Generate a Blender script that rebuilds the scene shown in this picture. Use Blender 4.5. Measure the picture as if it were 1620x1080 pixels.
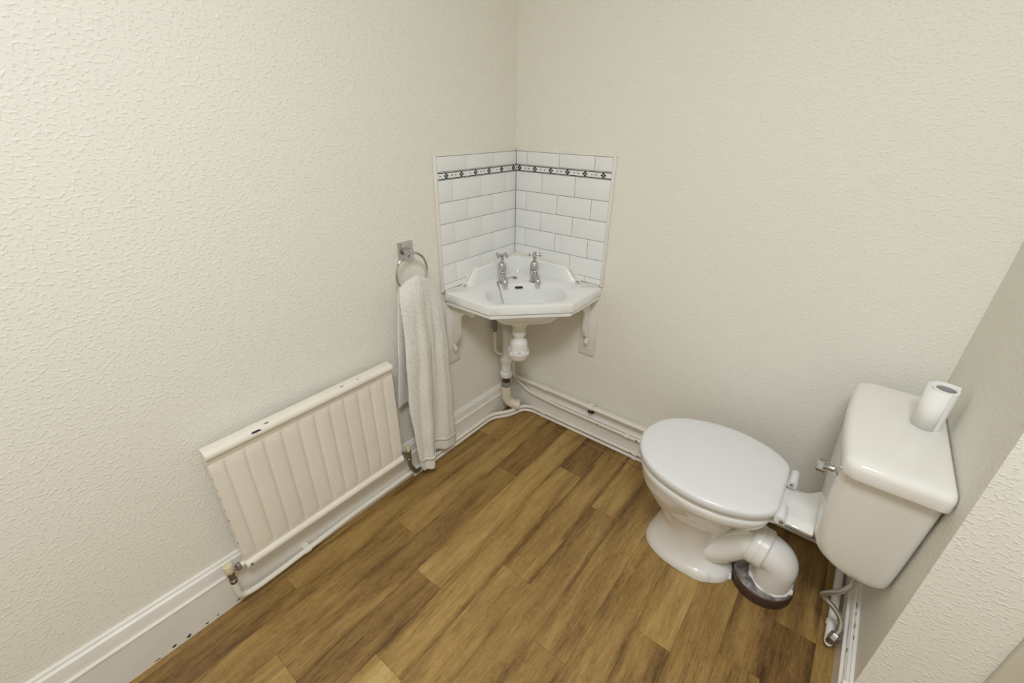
import bpy, bmesh, math, random
from mathutils import Vector, Matrix
random.seed(7)
PI = math.pi
for o in list(bpy.data.objects):
    bpy.data.objects.remove(o)
SC = bpy.context.scene
COL = SC.collection

# ---------------------------------------------------------------- camera
F_PX, CX, CY, CZ, YAW, PITCH, ROLL = 698.5587, 1.1887, -1.5490, 1.3419, .6572, -.4722, .0137
fw = Vector((-math.sin(YAW)*math.cos(PITCH), math.cos(YAW)*math.cos(PITCH), math.sin(PITCH)))
rt = fw.cross(Vector((0, 0, 1))).normalized()
up = rt.cross(fw)
r2 = math.cos(ROLL)*rt + math.sin(ROLL)*up
u2 = -math.sin(ROLL)*rt + math.cos(ROLL)*up
cam = bpy.data.cameras.new('camera')
cam.sensor_fit = 'HORIZONTAL'
cam.sensor_width = 36.0
cam.lens = F_PX/1620*36.0
cam.clip_start = 0.02
camo = bpy.data.objects.new('camera', cam)
COL.objects.link(camo)
camo.matrix_world = Matrix(((r2.x, u2.x, -fw.x, CX), (r2.y, u2.y, -fw.y, CY), (r2.z, u2.z, -fw.z, CZ), (0, 0, 0, 1)))
SC.camera = camo

# ---------------------------------------------------------------- world, lamps, exposure
w = bpy.data.worlds.new('world')
SC.world = w
w.use_nodes = True
w.node_tree.nodes['Background'].inputs[0].default_value = (1, .95, .88, 1)
w.node_tree.nodes['Background'].inputs[1].default_value = .2
def area(name, loc, size, power, col, rot=(0, 0, 0)):
    l = bpy.data.lights.new(name, 'AREA')
    l.shape = 'DISK'
    l.size = size
    l.energy = power
    l.color = col
    o = bpy.data.objects.new(name, l)
    o.location = loc
    o.rotation_euler = rot
    COL.objects.link(o)
    return o
LAMP_X, LAMP_Y, LAMP_Z = 1.28, -1.65, 2.37
area('ceiling_lamp_light', (LAMP_X, LAMP_Y, LAMP_Z-.046), .56, 20.8, (.90, .94, 1))
SC.view_settings.view_transform = 'Standard'
SC.view_settings.look = 'None'
SC.view_settings.gamma = 1
SC.view_settings.use_curve_mapping = False
SC.view_settings.exposure = 0.50
SC.cycles.use_denoising = True
SC.cycles.max_bounces = 12
SC.cycles.diffuse_bounces = 8

# ---------------------------------------------------------------- materials
def mat(name, col, rough=.5, metal=0., spec=.5, coat=0.):
    m = bpy.data.materials.new(name)
    m.use_nodes = True
    b = m.node_tree.nodes['Principled BSDF']
    b.inputs['Base Color'].default_value = (*col, 1)
    b.inputs['Roughness'].default_value = rough
    b.inputs['Metallic'].default_value = metal
    b.inputs['Specular IOR Level'].default_value = spec
    b.inputs['Coat Weight'].default_value = coat
    b.inputs['Coat Roughness'].default_value = .05
    return m
class NT:
    def __init__(s, m):
        s.t = m.node_tree
        s.b = s.t.nodes['Principled BSDF']
    def n(s, k, **kw):
        nd = s.t.nodes.new(k)
        for a, v in kw.items():
            if a.startswith('i_'):
                nd.inputs[a[2:].replace('_', ' ')].default_value = v
            else:
                setattr(nd, a, v)
        return nd
    def l(s, a, b):
        s.t.links.new(a, b)
    def ramp(s, src, stops):
        r = s.n('ShaderNodeValToRGB')
        e = r.color_ramp.elements
        while len(e) < len(stops):
            e.new(.5)
        for i, (p, c) in enumerate(stops):
            e[i].position = p
            e[i].color = c if len(c) == 4 else (*c, 1)
        s.l(src, r.inputs[0])
        return r
    def pos(s, scale, kind='Position'):
        if kind == 'Position':
            g = s.n('ShaderNodeNewGeometry').outputs['Position']
        else:
            g = s.n('ShaderNodeTexCoord').outputs[kind]
        mp = s.n('ShaderNodeMapping')
        mp.inputs['Scale'].default_value = scale
        s.l(g, mp.inputs[0])
        return mp
    def bump(s, h, strength, dist):
        b = s.n('ShaderNodeBump')
        b.inputs['Strength'].default_value = strength
        b.inputs['Distance'].default_value = dist
        s.l(h, b.inputs['Height'])
        s.l(b.outputs[0], s.b.inputs['Normal'])
def wall_mat():
    m = mat('cream_woodchip_paper', (.798, .779, .706), .55, spec=.35)
    t = NT(m)
    mp = t.pos((.7, .7, 1))
    n1 = t.n('ShaderNodeTexNoise', i_Scale=165., i_Detail=1., i_Roughness=.4, i_Distortion=.25)
    t.l(mp.outputs[0], n1.inputs['Vector'])
    r1 = t.ramp(n1.outputs[0], [(.53, (0, 0, 0)), (.70, (1, 1, 1))])
    n2 = t.n('ShaderNodeTexNoise', i_Scale=38., i_Detail=2.)
    t.l(mp.outputs[0], n2.inputs['Vector'])
    mx = t.n('ShaderNodeMath', operation='MULTIPLY_ADD')
    t.l(n2.outputs[0], mx.inputs[0])
    mx.inputs[1].default_value = .35
    t.l(r1.outputs[0], mx.inputs[2])
    t.bump(mx.outputs[0], .46, .0018)
    return m
M_WALL = wall_mat()
def paint_mat(name, col, rough):
    m = mat(name, col, rough, spec=.5)
    t = NT(m)
    n = t.n('ShaderNodeTexNoise', i_Scale=9., i_Detail=4.)
    t.l(t.pos((1, 1, 1)).outputs[0], n.inputs['Vector'])
    a = tuple(c*.95 for c in col)
    r = t.ramp(n.outputs[0], [(.35, a), (.65, col)])
    t.l(r.outputs[0], t.b.inputs['Base Color'])
    n2 = t.n('ShaderNodeTexNoise', i_Scale=160., i_Detail=2.)
    t.l(t.pos((1, 1, 1)).outputs[0], n2.inputs['Vector'])
    t.bump(n2.outputs[0], .06, .001)
    return m
M_GLOSS = paint_mat('white_gloss_paint', (.79, .765, .715), .28)
M_RAD = paint_mat('radiator_enamel', (.80, .755, .665), .3)
M_PIPE = paint_mat('painted_pipe', (.80, .765, .68), .3)
M_BRACKET = paint_mat('bracket_paint', (.78, .745, .675), .32)
M_CEIL = mat('ceiling_white', (.85, .84, .80), .8)
M_CERAMIC = mat('white_ceramic', (.79, .785, .755), .08, coat=.3)
M_SINK = mat('basin_ceramic', (.81, .815, .80), .1, coat=.3)
M_TILE = mat('white_glazed_tile', (.80, .81, .80), .09)
M_GROUT = mat('grey_grout', (.17, .165, .15), .9)
M_PRINT = mat('black_tile_print', (.012, .012, .014), .12)
M_CAULK = paint_mat('cream_sealant', (.78, .75, .64), .5)
M_TANK = mat('ivory_plastic_ceramic', (.77, .755, .71), .1, coat=.25)
M_LID = mat('white_plastic', (.715, .72, .72), .22)
M_UPVC = mat('white_upvc', (.80, .79, .765), .28)
M_CHROME = mat('chrome', (.56, .565, .57), .11, metal=1)
M_STEEL = mat('braided_steel', (.50, .49, .46), .3, metal=1)
M_NICKEL = mat('tarnished_brass_nut', (.33, .31, .28), .35, metal=1)
M_DARK = mat('dark_void', (.015, .014, .013), .6)
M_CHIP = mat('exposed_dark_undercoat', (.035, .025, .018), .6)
M_BROWNPIPE = mat('brown_plastic_pipe', (.06, .028, .022), .35)
M_GREY = paint_mat('grey_jointing_compound', (.24, .235, .22), .7)
M_CAST = paint_mat('cream_painted_iron', (.70, .64, .51), .4)
M_CAP = mat('aged_cream_plastic', (.68, .60, .40), .4)
M_PAPER = mat('tissue_paper', (.83, .82, .79), .9)
M_CARD = mat('grey_card_core', (.42, .41, .39), .9)
M_DOOR = mat('cream_door_paint', (.66, .62, .52), .45)
M_SEAL = mat('brown_floor_sealant', (.30, .145, .055), .5)
M_SUB = mat('floor_underlay', (.09, .052, .022), .8)
M_YELLOW = mat('yellowed_glue', (.62, .55, .27), .5)
M_LAMP = mat('opal_lamp', (.9, .9, .88), .4)
M_LAMP.node_tree.nodes['Principled BSDF'].inputs['Emission Color'].default_value = (.9, .94, 1, 1)
M_LAMP.node_tree.nodes['Principled BSDF'].inputs['Emission Strength'].default_value = 2.0
def wood_mat():
    m = mat('oak_plank_print', (.25, .14, .05), .42, spec=.4)
    t = NT(m)
    oi = t.n('ShaderNodeObjectInfo')
    tc = t.n('ShaderNodeTexCoord')
    off = t.n('ShaderNodeVectorMath', operation='SCALE')
    off.inputs['Scale'].default_value = 37.
    cmb = t.n('ShaderNodeCombineXYZ')
    t.l(oi.outputs['Random'], cmb.inputs[0]); t.l(oi.outputs['Random'], cmb.inputs[1]); t.l(oi.outputs['Random'], cmb.inputs[2])
    t.l(cmb.outputs[0], off.inputs[0])
    ad = t.n('ShaderNodeVectorMath', operation='ADD')
    t.l(tc.outputs['Object'], ad.inputs[0]); t.l(off.outputs[0], ad.inputs[1])
    def mapped(sc):
        mp = t.n('ShaderNodeMapping')
        mp.inputs['Scale'].default_value = sc
        t.l(ad.outputs[0], mp.inputs[0])
        return mp.outputs[0]
    big = t.n('ShaderNodeTexNoise', i_Scale=1., i_Detail=3., i_Roughness=.55, i_Distortion=.8)
    t.l(mapped((20, 2.2, 1)), big.inputs['Vector'])
    fine = t.n('ShaderNodeTexNoise', i_Scale=1., i_Detail=4., i_Roughness=.65, i_Distortion=.3)
    t.l(mapped((260, 14, 1)), fine.inputs['Vector'])
    fig = t.n('ShaderNodeTexNoise', i_Scale=1., i_Detail=2., i_Roughness=.5, i_Distortion=1.6)
    t.l(mapped((60, 38, 1)), fig.inputs['Vector'])
    wv = t.n('ShaderNodeTexNoise', i_Scale=1., i_Detail=2., i_Distortion=2.4)
    t.l(mapped((48, 3.0, 1)), wv.inputs['Vector'])
    line = t.ramp(wv.outputs[0], [(.47, (0, 0, 0)), (.505, (1, 1, 1)), (.545, (0, 0, 0))])
    base = t.n('ShaderNodeMixRGB', blend_type='MIX')
    # object colour red channel = how light the plank's print is
    sep = t.n('ShaderNodeSeparateColor')
    t.l(oi.outputs['Color'], sep.inputs[0])
    a1 = t.n('ShaderNodeMath', operation='MULTIPLY_ADD')
    t.l(big.outputs[0], a1.inputs[0]); a1.inputs[1].default_value = 1.0; a1.inputs[2].default_value = -.5
    a2 = t.n('ShaderNodeMath', operation='MULTIPLY_ADD')
    t.l(fine.outputs[0], a2.inputs[0]); a2.inputs[1].default_value = .62
    t.l(a1.outputs[0], a2.inputs[2])
    a3 = t.n('ShaderNodeMath', operation='MULTIPLY_ADD')
    t.l(fig.outputs[0], a3.inputs[0]); a3.inputs[1].default_value = .30
    t.l(a2.outputs[0], a3.inputs[2])
    a4 = t.n('ShaderNodeMath', operation='ADD')
    t.l(a3.outputs[0], a4.inputs[0]); t.l(sep.outputs[0], a4.inputs[1])
    a5 = t.n('ShaderNodeMath', operation='SUBTRACT')
    t.l(a4.outputs[0], a5.inputs[0]); a5.inputs[1].default_value = .40
    a6 = t.n('ShaderNodeMath', operation='MULTIPLY_ADD')
    t.l(line.outputs[0], a6.inputs[0]); a6.inputs[1].default_value = -.13
    t.l(a5.outputs[0], a6.inputs[2])
    sx = t.n('ShaderNodeSeparateXYZ')
    t.l(tc.outputs['Object'], sx.inputs[0])
    ab = t.n('ShaderNodeMath', operation='ABSOLUTE')
    t.l(sx.outputs[0], ab.inputs[0])
    sd = t.n('ShaderNodeMapRange', interpolation_type='SMOOTHSTEP')
    t.l(ab.outputs[0], sd.inputs[0])
    for i, v in ((1, .030), (2, .054), (3, 0.), (4, 1.)):
        sd.inputs[i].default_value = v
    sdn = t.n('ShaderNodeTexNoise', i_Scale=1., i_Detail=2.)
    t.l(mapped((9, 4, 1)), sdn.inputs['Vector'])
    sdm = t.n('ShaderNodeMapRange')
    t.l(sdn.outputs[0], sdm.inputs[0])
    for i, v in ((1, .38), (2, .62), (3, .04), (4, -.30)):
        sdm.inputs[i].default_value = v
    a7 = t.n('ShaderNodeMath', operation='MULTIPLY_ADD')
    t.l(sd.outputs[0], a7.inputs[0]); t.l(sdm.outputs[0], a7.inputs[1]); t.l(a6.outputs[0], a7.inputs[2])
    r = t.ramp(a7.outputs[0], [(.0, (.078, .040, .013)), (.25, (.178, .099, .031)), (.5, (.295, .178, .056)),
                               (.75, (.405, .262, .088)), (1., (.51, .358, .142))])
    t.l(r.outputs[0], t.b.inputs['Base Color'])
    t.bump(fine.outputs[0], .12, .0006)
    return m
M_WOOD = wood_mat()
def towel_mat():
    m = mat('white_terry', (.76, .735, .67), .95, spec=.1)
    m.node_tree.nodes['Principled BSDF'].inputs['Sheen Weight'].default_value = .3
    t = NT(m)
    n = t.n('ShaderNodeTexNoise', i_Scale=170., i_Detail=3., i_Roughness=.6)
    t.l(t.pos((1, 1, 1)).outputs[0], n.inputs['Vector'])
    t.bump(n.outputs[0], .9, .005)
    r = t.ramp(n.outputs[0], [(.3, (.72, .70, .64)), (.65, (.85, .83, .775))])
    t.l(r.outputs[0], t.b.inputs['Base Color'])
    return m
M_TOWEL = towel_mat()
M_HEM = mat('towel_woven_band', (.74, .715, .65), .9, spec=.1)
def stone_mat():
    m = mat('grey_rubber_collar_top', (.17, .155, .14), .45)
    t = NT(m)
    n = t.n('ShaderNodeTexNoise', i_Scale=55., i_Detail=5., i_Roughness=.7)
    t.l(t.pos((1, 1, 1)).outputs[0], n.inputs['Vector'])
    r = t.ramp(n.outputs[0], [(.32, (.06, .05, .045)), (.5, (.19, .175, .16)), (.72, (.44, .42, .39))])
    t.l(r.outputs[0], t.b.inputs['Base Color'])
    t.bump(n.outputs[0], .5, .004)
    return m
M_COLLAR = stone_mat()
M_COLLAR_SIDE = mat('dark_brown_collar_side', (.055, .028, .018), .4)

# ---------------------------------------------------------------- mesh helpers
def obj(name, bm, m=None, parent=None, smooth=None, loc=None):
    bmesh.ops.recalc_face_normals(bm, faces=bm.faces[:])
    if smooth is not None:
        lim = math.radians(smooth)
        for f in bm.faces:
            f.smooth = True
        for e in bm.edges:
            if len(e.link_faces) == 2:
                e.smooth = e.calc_face_angle(0) < lim
    me = bpy.data.meshes.new(name)
    bm.to_mesh(me)
    bm.free()
    if m:
        me.materials.append(m)
    o = bpy.data.objects.new(name, me)
    COL.objects.link(o)
    if parent:
        o.parent = parent
        if loc is None:
            o.location = -parent.matrix_world_loc if hasattr(parent, 'matrix_world_loc') else -world_loc(parent)
    if loc is not None:
        o.location = loc
    return o
def world_loc(o):
    v = o.location.copy()
    while o.parent:
        o = o.parent
        v += o.location
    return v
def tag(o, label=None, cat=None, group=None, kind=None):
    if label: o['label'] = label
    if cat: o['category'] = cat
    if group: o['group'] = group
    if kind: o['kind'] = kind
    return o
def thing(name, label, cat, loc, group=None):
    o = bpy.data.objects.new(name, None)
    o.empty_display_size = .05
    o.location = loc
    COL.objects.link(o)
    return tag(o, label, cat, group)
def struct(name, bm, m, label=None, smooth=None):
    return tag(obj(name, bm, m, smooth=smooth), label, None, None, 'structure')
def box(bm, x0, x1, y0, y1, z0, z1, bev=0.):
    vs = [bm.verts.new((x, y, z)) for x in (x0, x1) for y in (y0, y1) for z in (z0, z1)]
    fs = [bm.faces.new([vs[i] for i in q]) for q in ((0, 1, 3, 2), (4, 6, 7, 5), (0, 4, 5, 1), (2, 3, 7, 6), (0, 2, 6, 4), (1, 5, 7, 3))]
    if bev:
        es = list({e for f in fs for e in f.edges})
        bmesh.ops.bevel(bm, geom=es, offset=bev, segments=2, profile=.5, affect='EDGES')
    return bm
def boxm(*a, **k):
    return box(bmesh.new(), *a, **k)
def frames(pts):
    pts = [Vector(p) for p in pts]
    T = []
    for i in range(len(pts)):
        a = pts[max(i-1, 0)]; b = pts[min(i+1, len(pts)-1)]
        T.append((b-a).normalized())
    n = T[0].orthogonal().normalized()
    out = []
    for i, t in enumerate(T):
        if i:
            n = (T[i-1].rotation_difference(t) @ n)
        n = (n - t*n.dot(t)).normalized()
        out.append((pts[i], n, t.cross(n)))
    return out
def tube(bm, pts, r, n=12, caps=True, closed=False):
    fr = frames(pts)
    if closed:
        fr = fr[:-1]
    rings = []
    for i, (p, a, b) in enumerate(fr):
        rr = r[i] if isinstance(r, (list, tuple)) else r
        rings.append([bm.verts.new(p + (a*math.cos(2*PI*k/n) + b*math.sin(2*PI*k/n))*rr) for k in range(n)])
    m = len(rings)
    for i in range(m if closed else m-1):
        A, B = rings[i], rings[(i+1) % m]
        for k in range(n):
            bm.faces.new((A[k], A[(k+1) % n], B[(k+1) % n], B[k]))
    if caps and not closed:
        bm.faces.new(rings[0][::-1]); bm.faces.new(rings[-1])
    return bm
def smooth_path(pts, sub=6):
    """Catmull-Rom through the points."""
    P = [Vector(p) for p in pts]
    P = [P[0]*2-P[1]] + P + [P[-1]*2-P[-2]]
    out = []
    for i in range(1, len(P)-2):
        a, b, c, d = P[i-1], P[i], P[i+1], P[i+2]
        for k in range(sub):
            t = k/sub
            out.append(.5*((2*b) + (c-a)*t + (2*a-5*b+4*c-d)*t*t + (3*b-a-3*c+d)*t**3))
    out.append(P[-2])
    return out
def fillet_path(pts, rad, sub=6):
    """straight runs with rounded bends"""
    P = [Vector(p) for p in pts]
    out = [P[0]]
    for i in range(1, len(P)-1):
        a = (P[i-1]-P[i]); b = (P[i+1]-P[i])
        d = min(rad, a.length*.49, b.length*.49)
        s, e = P[i]+a.normalized()*d, P[i]+b.normalized()*d
        for k in range(sub+1):
            t = k/sub
            out.append((1-t)**2*s + 2*t*(1-t)*P[i] + t*t*e)
    out.append(P[-1])
    return out
def lathe(bm, prof, base, axis=(0, 0, 1), n=24, cap0=True, cap1=True):
    ax = Vector(axis).normalized()
    a = ax.orthogonal().normalized(); b = ax.cross(a)
    base = Vector(base)
    rings = []
    for r, h in prof:
        rings.append([bm.verts.new(base + ax*h + (a*math.cos(2*PI*k/n)+b*math.sin(2*PI*k/n))*max(r, 1e-5)) for k in range(n)])
    for A, B in zip(rings, rings[1:]):
        for k in range(n):
            bm.faces.new((A[k], A[(k+1) % n], B[(k+1) % n], B[k]))
    if cap0: bm.faces.new(rings[0][::-1])
    if cap1: bm.faces.new(rings[-1])
    return bm
def lathem(*a, **k):
    return lathe(bmesh.new(), *a, **k)
def loft(bm, rings, cap0=True, cap1=True):
    R = [[bm.verts.new(p) for p in r] for r in rings]
    n = len(R[0])
    for A, B in zip(R, R[1:]):
        for k in range(n):
            bm.faces.new((A[k], A[(k+1) % n], B[(k+1) % n], B[k]))
    if cap0: bm.faces.new(R[0][::-1])
    if cap1: bm.faces.new(R[-1])
    return bm
def prism(bm, pts, d):
    """closed planar polygon pushed along vector d"""
    d = Vector(d)
    A = [bm.verts.new(p) for p in pts]
    B = [bm.verts.new(Vector(p)+d) for p in pts]
    bm.faces.new(A[::-1]); bm.faces.new(B)
    n = len(A)
    for k in range(n):
        bm.faces.new((A[k], A[(k+1) % n], B[(k+1) % n], B[k]))
    return bm
def catmull_closed(pts, sub=8):
    n = len(pts); out = []
    for i in range(n):
        a, b, c, d = (Vector(pts[(i+j-1) % n]) for j in range(4))
        for k in range(sub):
            t = k/sub
            out.append(.5*((2*b) + (c-a)*t + (2*a-5*b+4*c-d)*t*t + (3*b-a-3*c+d)*t**3))
    return out
def polar(poly, c, angs):
    """radius of a closed star-shaped polygon at the given angles"""
    out = []
    n = len(poly)
    for th in angs:
        d = Vector((math.cos(th), math.sin(th))); best = None
        for i in range(n):
            p = Vector(poly[i][:2])-Vector(c); q = Vector(poly[(i+1) % n][:2])-Vector(c)
            e = q-p
            den = d.x*e.y-d.y*e.x
            if abs(den) < 1e-12: continue
            t = (p.x*e.y-p.y*e.x)/den; s = (p.x*d.y-p.y*d.x)/den
            if t > 0 and -1e-6 <= s <= 1+1e-6 and (best is None or t > best): best = t
        out.append(best)
    return out

# ---------------------------------------------------------------- room shell
WR, YN = 1.5023, -.564           # right wall plane, front face of the return wall
YF, XF, H = -2.75, 2.6, 2.4
wall_left = struct('wall_left', boxm(-.12, 0, YF-.1, .12, -.05, H), M_WALL, 'cream textured wall behind radiator and towel')
wall_back = struct('wall_back', boxm(0, WR+.12, 0, .12, -.05, H), M_WALL, 'cream textured wall behind the toilet')
wall_right = struct('wall_right', boxm(WR, WR+.12, YN+.12, 0, -.05, H), M_WALL, 'cream textured wall behind the cistern')
wall_return = struct('wall_return', boxm(WR, XF+.1, YN, YN+.12, -.05, H), M_WALL, 'cream textured wall face beyond the cistern corner')
wall_front = struct('wall_front', boxm(0, XF+.1, YF-.12, YF, -.05, H), M_WALL)
wall_far = struct('wall_far_right', boxm(XF, XF+.12, YF, YN, -.05, H), M_WALL)
ceiling = struct('ceiling', boxm(-.12, XF+.12, YF-.12, .12, H, H+.1), M_CEIL)
floor = struct('floor', boxm(-.12, XF+.12, YF-.12, .12, -.08, -.0016), M_SUB, 'oak effect plank floor')

# planks: strips .1075 wide running along y
P0, PW = .04, .1075
ends = {-1: [-.62, -1.55], 0: [-.303, -1.26, -2.2], 1: [-.89, -1.85], 2: [-.434, -1.392, -2.35], 3: [-.02, -.977, -1.93], 4: [-.27, -1.22, -2.17],
        5: [-.785, -1.74], 6: [-.38, -1.335, -2.3], 7: [-.915, -1.87], 8: [-.2, -1.16, -2.1], 9: [-.704, -1.66], 10: [-.16, -1.13, -2.1],
        11: [-.62, -1.58], 12: [-.42, -1.38, -2.34], 13: [-.85, -1.8]}
tone = {(-1, 0): .43, (-1, 1): .44, (-1, 2): .43, (13, 0): .44, (13, 1): .42, (0, 0): .52, (0, 1): .46, (0, 2): .40, (1, 0): .50, (1, 1): .46, (2, 0): .38, (2, 1): .43, (2, 2): .5, (3, 0): .4, (3, 1): .54, (3, 2): .40,
        (4, 0): .37, (4, 1): .50, (4, 2): .60, (5, 0): .47, (5, 1): .49, (6, 0): .52, (6, 1): .44, (6, 2): .5, (7, 0): .46, (7, 1): .44,
        (8, 0): .42, (8, 1): .47, (9, 0): .51, (9, 1): .42, (10, 1): .46, (11, 0): .42, (11, 1): .40, (12, 0): .47, (12, 1): .33}
runs = []
for s in range(-1, 24):
    x0, x1 = P0+PW*s, P0+PW*(s+1)
    if x0 < WR < x1:           # the strip that the right wall cuts lengthwise
        runs += [(s, x0, WR), (s, WR, x1)]
    else:
        runs.append((s, max(x0, 0.0), min(x1, XF)))
for s, x0c, x1c in runs:
    if x1c-x0c < .01: continue
    es = ends.get(s) or [-.35-.37*((s*5) % 7)/3, -1.3-.37*((s*5) % 7)/3]
    ylim = 0. if x1c <= WR+.005 else YN
    ys = [ylim] + [e for e in sorted(es, reverse=True) if YF < e < ylim-.01] + [YF]
    for k in range(len(ys)-1):
        yc, xc = (ys[k]+ys[k+1])/2, (x0c+x1c)/2
        hx, hy = (x1c-x0c)/2-.00012, (ys[k]-ys[k+1])/2-.00012
        bm = bmesh.new()
        b = .00025
        lo = [bm.verts.new((sx*hx, sy*hy, -.0016)) for sx, sy in ((-1, -1), (1, -1), (1, 1), (-1, 1))]
        hi = [bm.verts.new((sx*(hx-b), sy*(hy-b), 0)) for sx, sy in ((-1, -1), (1, -1), (1, 1), (-1, 1))]
        bm.faces.new(hi)
        for i in range(4):
            bm.faces.new((lo[i], lo[(i+1) % 4], hi[(i+1) % 4], hi[i]))
        p = obj('plank', bm, M_WOOD, floor, loc=(xc, yc, 0))
        v = (tone.get((s, k), random.uniform(.38, .54))-.46)*2.5+.475
        p.color = (v, v, v, 1)
sl = bmesh.new()
tube(sl, [(.26, -.066, .0005), (.5, -.064, .0005), (.76, -.068, .0005), (1.3, -.07, .0005)], .003, 6)
obj('floor_sealant', sl, M_SEAL, floor, smooth=60)

# ---------------------------------------------------------------- skirting boards
PROF = [(0, 0), (.020, 0), (.020, .655), (.0225, .675), (.0225, .70), (.016, .715), (.0145, .75), (.0165, .86), (.0135, .905), (.0135, .925), (.008, .955), (.007, .985), (0, 1)]
def skirt(name, p0, p1, h0, h1, nrm, label):
    """p0->p1 run along the wall foot; nrm points into the room; profile heights are fractions of h"""
    bm = bmesh.new()
    nrm = Vector(nrm); rings = []
    for p, h in ((Vector(p0), h0), (Vector(p1), h1)):
        rings.append([p + nrm*t + Vector((0, 0, f*h)) for t, f in PROF])
    loft(bm, rings)
    return struct(name, bm, M_GLOSS, label, smooth=28)
bb_left = skirt('baseboard_left', (0, 0, 0), (0, YF, 0), .148, .208, (1, 0, 0), 'white moulded skirting board below radiator')
bb_back = skirt('baseboard_back', (0, 0, 0), (WR, 0, 0), .166, .166, (0, -1, 0), 'white moulded skirting board behind pipes')
bb_right = skirt('baseboard_right', (WR, 0, 0), (WR, YN-.019, 0), .135, .105, (-1, 0, 0), 'white chipped skirting board under cistern')
bb_ret = skirt('baseboard_return', (WR-.02, YN, 0), (1.655, YN, 0), .105, .105, (0, -1, 0), None)
# flakes of paint missing from the skirtings
def chip(parent, c, eu, ev, a, b, nrm, seed):
    rnd = random.Random(seed)
    eu, ev, nrm, c = Vector(eu), Vector(ev), Vector(nrm), Vector(c)
    pts = []
    for k in range(9):
        th = 2*PI*k/9
        q = rnd.uniform(.55, 1.15)
        pts.append(c + eu*(math.cos(th)*a*q) + ev*(math.sin(th)*b*q) - nrm*.0005)
    return obj('paint_chip', prism(bmesh.new(), pts, nrm*.0009), M_CHIP, parent)
for i, (y, z, a, b) in enumerate([(-1.559, .012, .006, .0045), (-1.523, .010, .008, .005), (-1.477, .009, .0045, .0035), (-1.447, .010, .006, .002), (-1.389, .012, .008, .0025), (-1.60, .006, .008, .0018)]):
    chip(bb_left, (.020, y, z), (0, 1, 0), (0, 0, 1), a, b, (1, 0, 0), i)
for i, (y, z) in enumerate([(-.33, .126), (-.40, .124), (-.44, .123), (-.47, .100), (-.36, .125)]):
    chip(bb_right, (WR-.0095 if z > .11 else WR-.016, y, z-.004), (0, 1, 0), (0, 0, 1), .012-.0016*i, .0025, (-1, 0, 0), 20+i)

# door casing and door at the far right end of the return wall
struct('trim_1', boxm(1.657, 1.705, YN-.014, YN, 0, 2.05, bev=.003), M_DOOR, 'cream door casing at the lower right edge', smooth=40)
struct('trim_2', boxm(2.42, 2.468, YN-.014, YN, 0, 2.05, bev=.003), M_DOOR, smooth=40)
door = struct('door_1', boxm(1.709, 2.416, YN-.008, YN-.0005, .006, 2.04, bev=.002), M_DOOR, smooth=40)
for z0, z1 in ((.2, .95), (1.1, 1.9)):
    for x0, x1 in ((1.81, 2.03), (2.1, 2.32)):
        obj('door_panel', boxm(x0, x1, YN-.013, YN-.007, z0, z1, bev=.003), M_DOOR, door, smooth=40)

# ---------------------------------------------------------------- tiles
TZ, B1, B2 = 1.2165, 1.1674, 1.1403
rows = [(TZ, B1, 'E')] + [(B2, 1.0659, 'O'), (1.0659, .9907, 'E'), (.9907, .9155, 'O'), (.9155, .8403, 'E'), (.8403, .7651, 'O'), (.7651, .742, 'E')]
def tile_mesh(wd, hg, d=.0065, b=.0012):
    bm = bmesh.new()
    q = ((-1, -1), (1, -1), (1, 1), (-1, 1))
    rg = []
    for dx, z in ((0, 0), (0, d-b), (b*.35, d-b*.3), (b*1.3, d)):
        rg.append([(sx*(wd/2-dx), sy*(hg/2-dx), z) for sx, sy in q])
    loft(bm, rg)
    return bm
cache = {}
def place(parent, side, s0, s1, z0, z1, name='tile', gap=.0016):
    wd, hg = s1-s0-gap, z0-z1-gap
    key = (round(wd, 4), round(hg, 4), name)
    o = None
    if key in cache:
        o = bpy.data.objects.new(name, cache[key]); COL.objects.link(o); o.parent = parent
    else:
        o = obj(name, tile_mesh(wd, hg), M_TILE, parent, smooth=40, loc=(0, 0, 0))
        cache[key] = o.data
    s = (s0+s1)/2; z = (z0+z1)/2
    if side == 'R':      # local x -> +x, local y -> +z, local z -> -y
        mtx = Matrix(((1, 0, 0, s), (0, 0, -1, -.0035), (0, 1, 0, z), (0, 0, 0, 1)))
    else:                # left wall: local x -> +y, y -> z, z -> +x
        mtx = Matrix(((0, 0, 1, .0035), (1, 0, 0, -s), (0, 1, 0, z), (0, 0, 0, 1)))
    o.matrix_local = mtx
    return o
def border_print(parent_tile, s0, s1, hg, side):
    """raised ink: two bars, diamonds every .076 with two dots between"""
    bm = bmesh.new()
    D = .00655; T = .00015
    def poly(pts):
        prism(bm, [(x, y, D-.0002) for x, y in pts], (0, 0, T+.0002))
    mid = (s0+s1)/2
    sg = 1 if side == 'R' else -1
    hw = (s1-s0)/2-.0016
    for sy in (-1, 1):
        y0 = sy*(hg/2-.0052); y1 = sy*(hg/2-.0022)
        poly([(-hw, min(y0, y1)), (hw, min(y0, y1)), (hw, max(y0, y1)), (-hw, max(y0, y1))])
    def dia(x, y, r):
        if abs(x) < hw-r: poly([(x-r, y), (x, y-r), (x+r, y), (x, y+r)])
    k = -2
    while k < 14:
        c = .028+.076*k
        x = (c-mid)*sg
        for ox, oy in ((-.0062, 0), (.0062, 0), (0, .0058), (0, -.0058)):
            dia(x+ox, oy, .0052)
        for ox in (.029, .047):
            xx = (c+ox-mid)*sg
            if abs(xx) < hw-.003:
                poly([(xx+.0026*math.cos(a*PI/4), .0026*math.sin(a*PI/4)) for a in range(8)])
        k += 1
    o = obj('printed_pattern', bm, M_PRINT, parent_tile, loc=(0, 0, 0))
    return o
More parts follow.
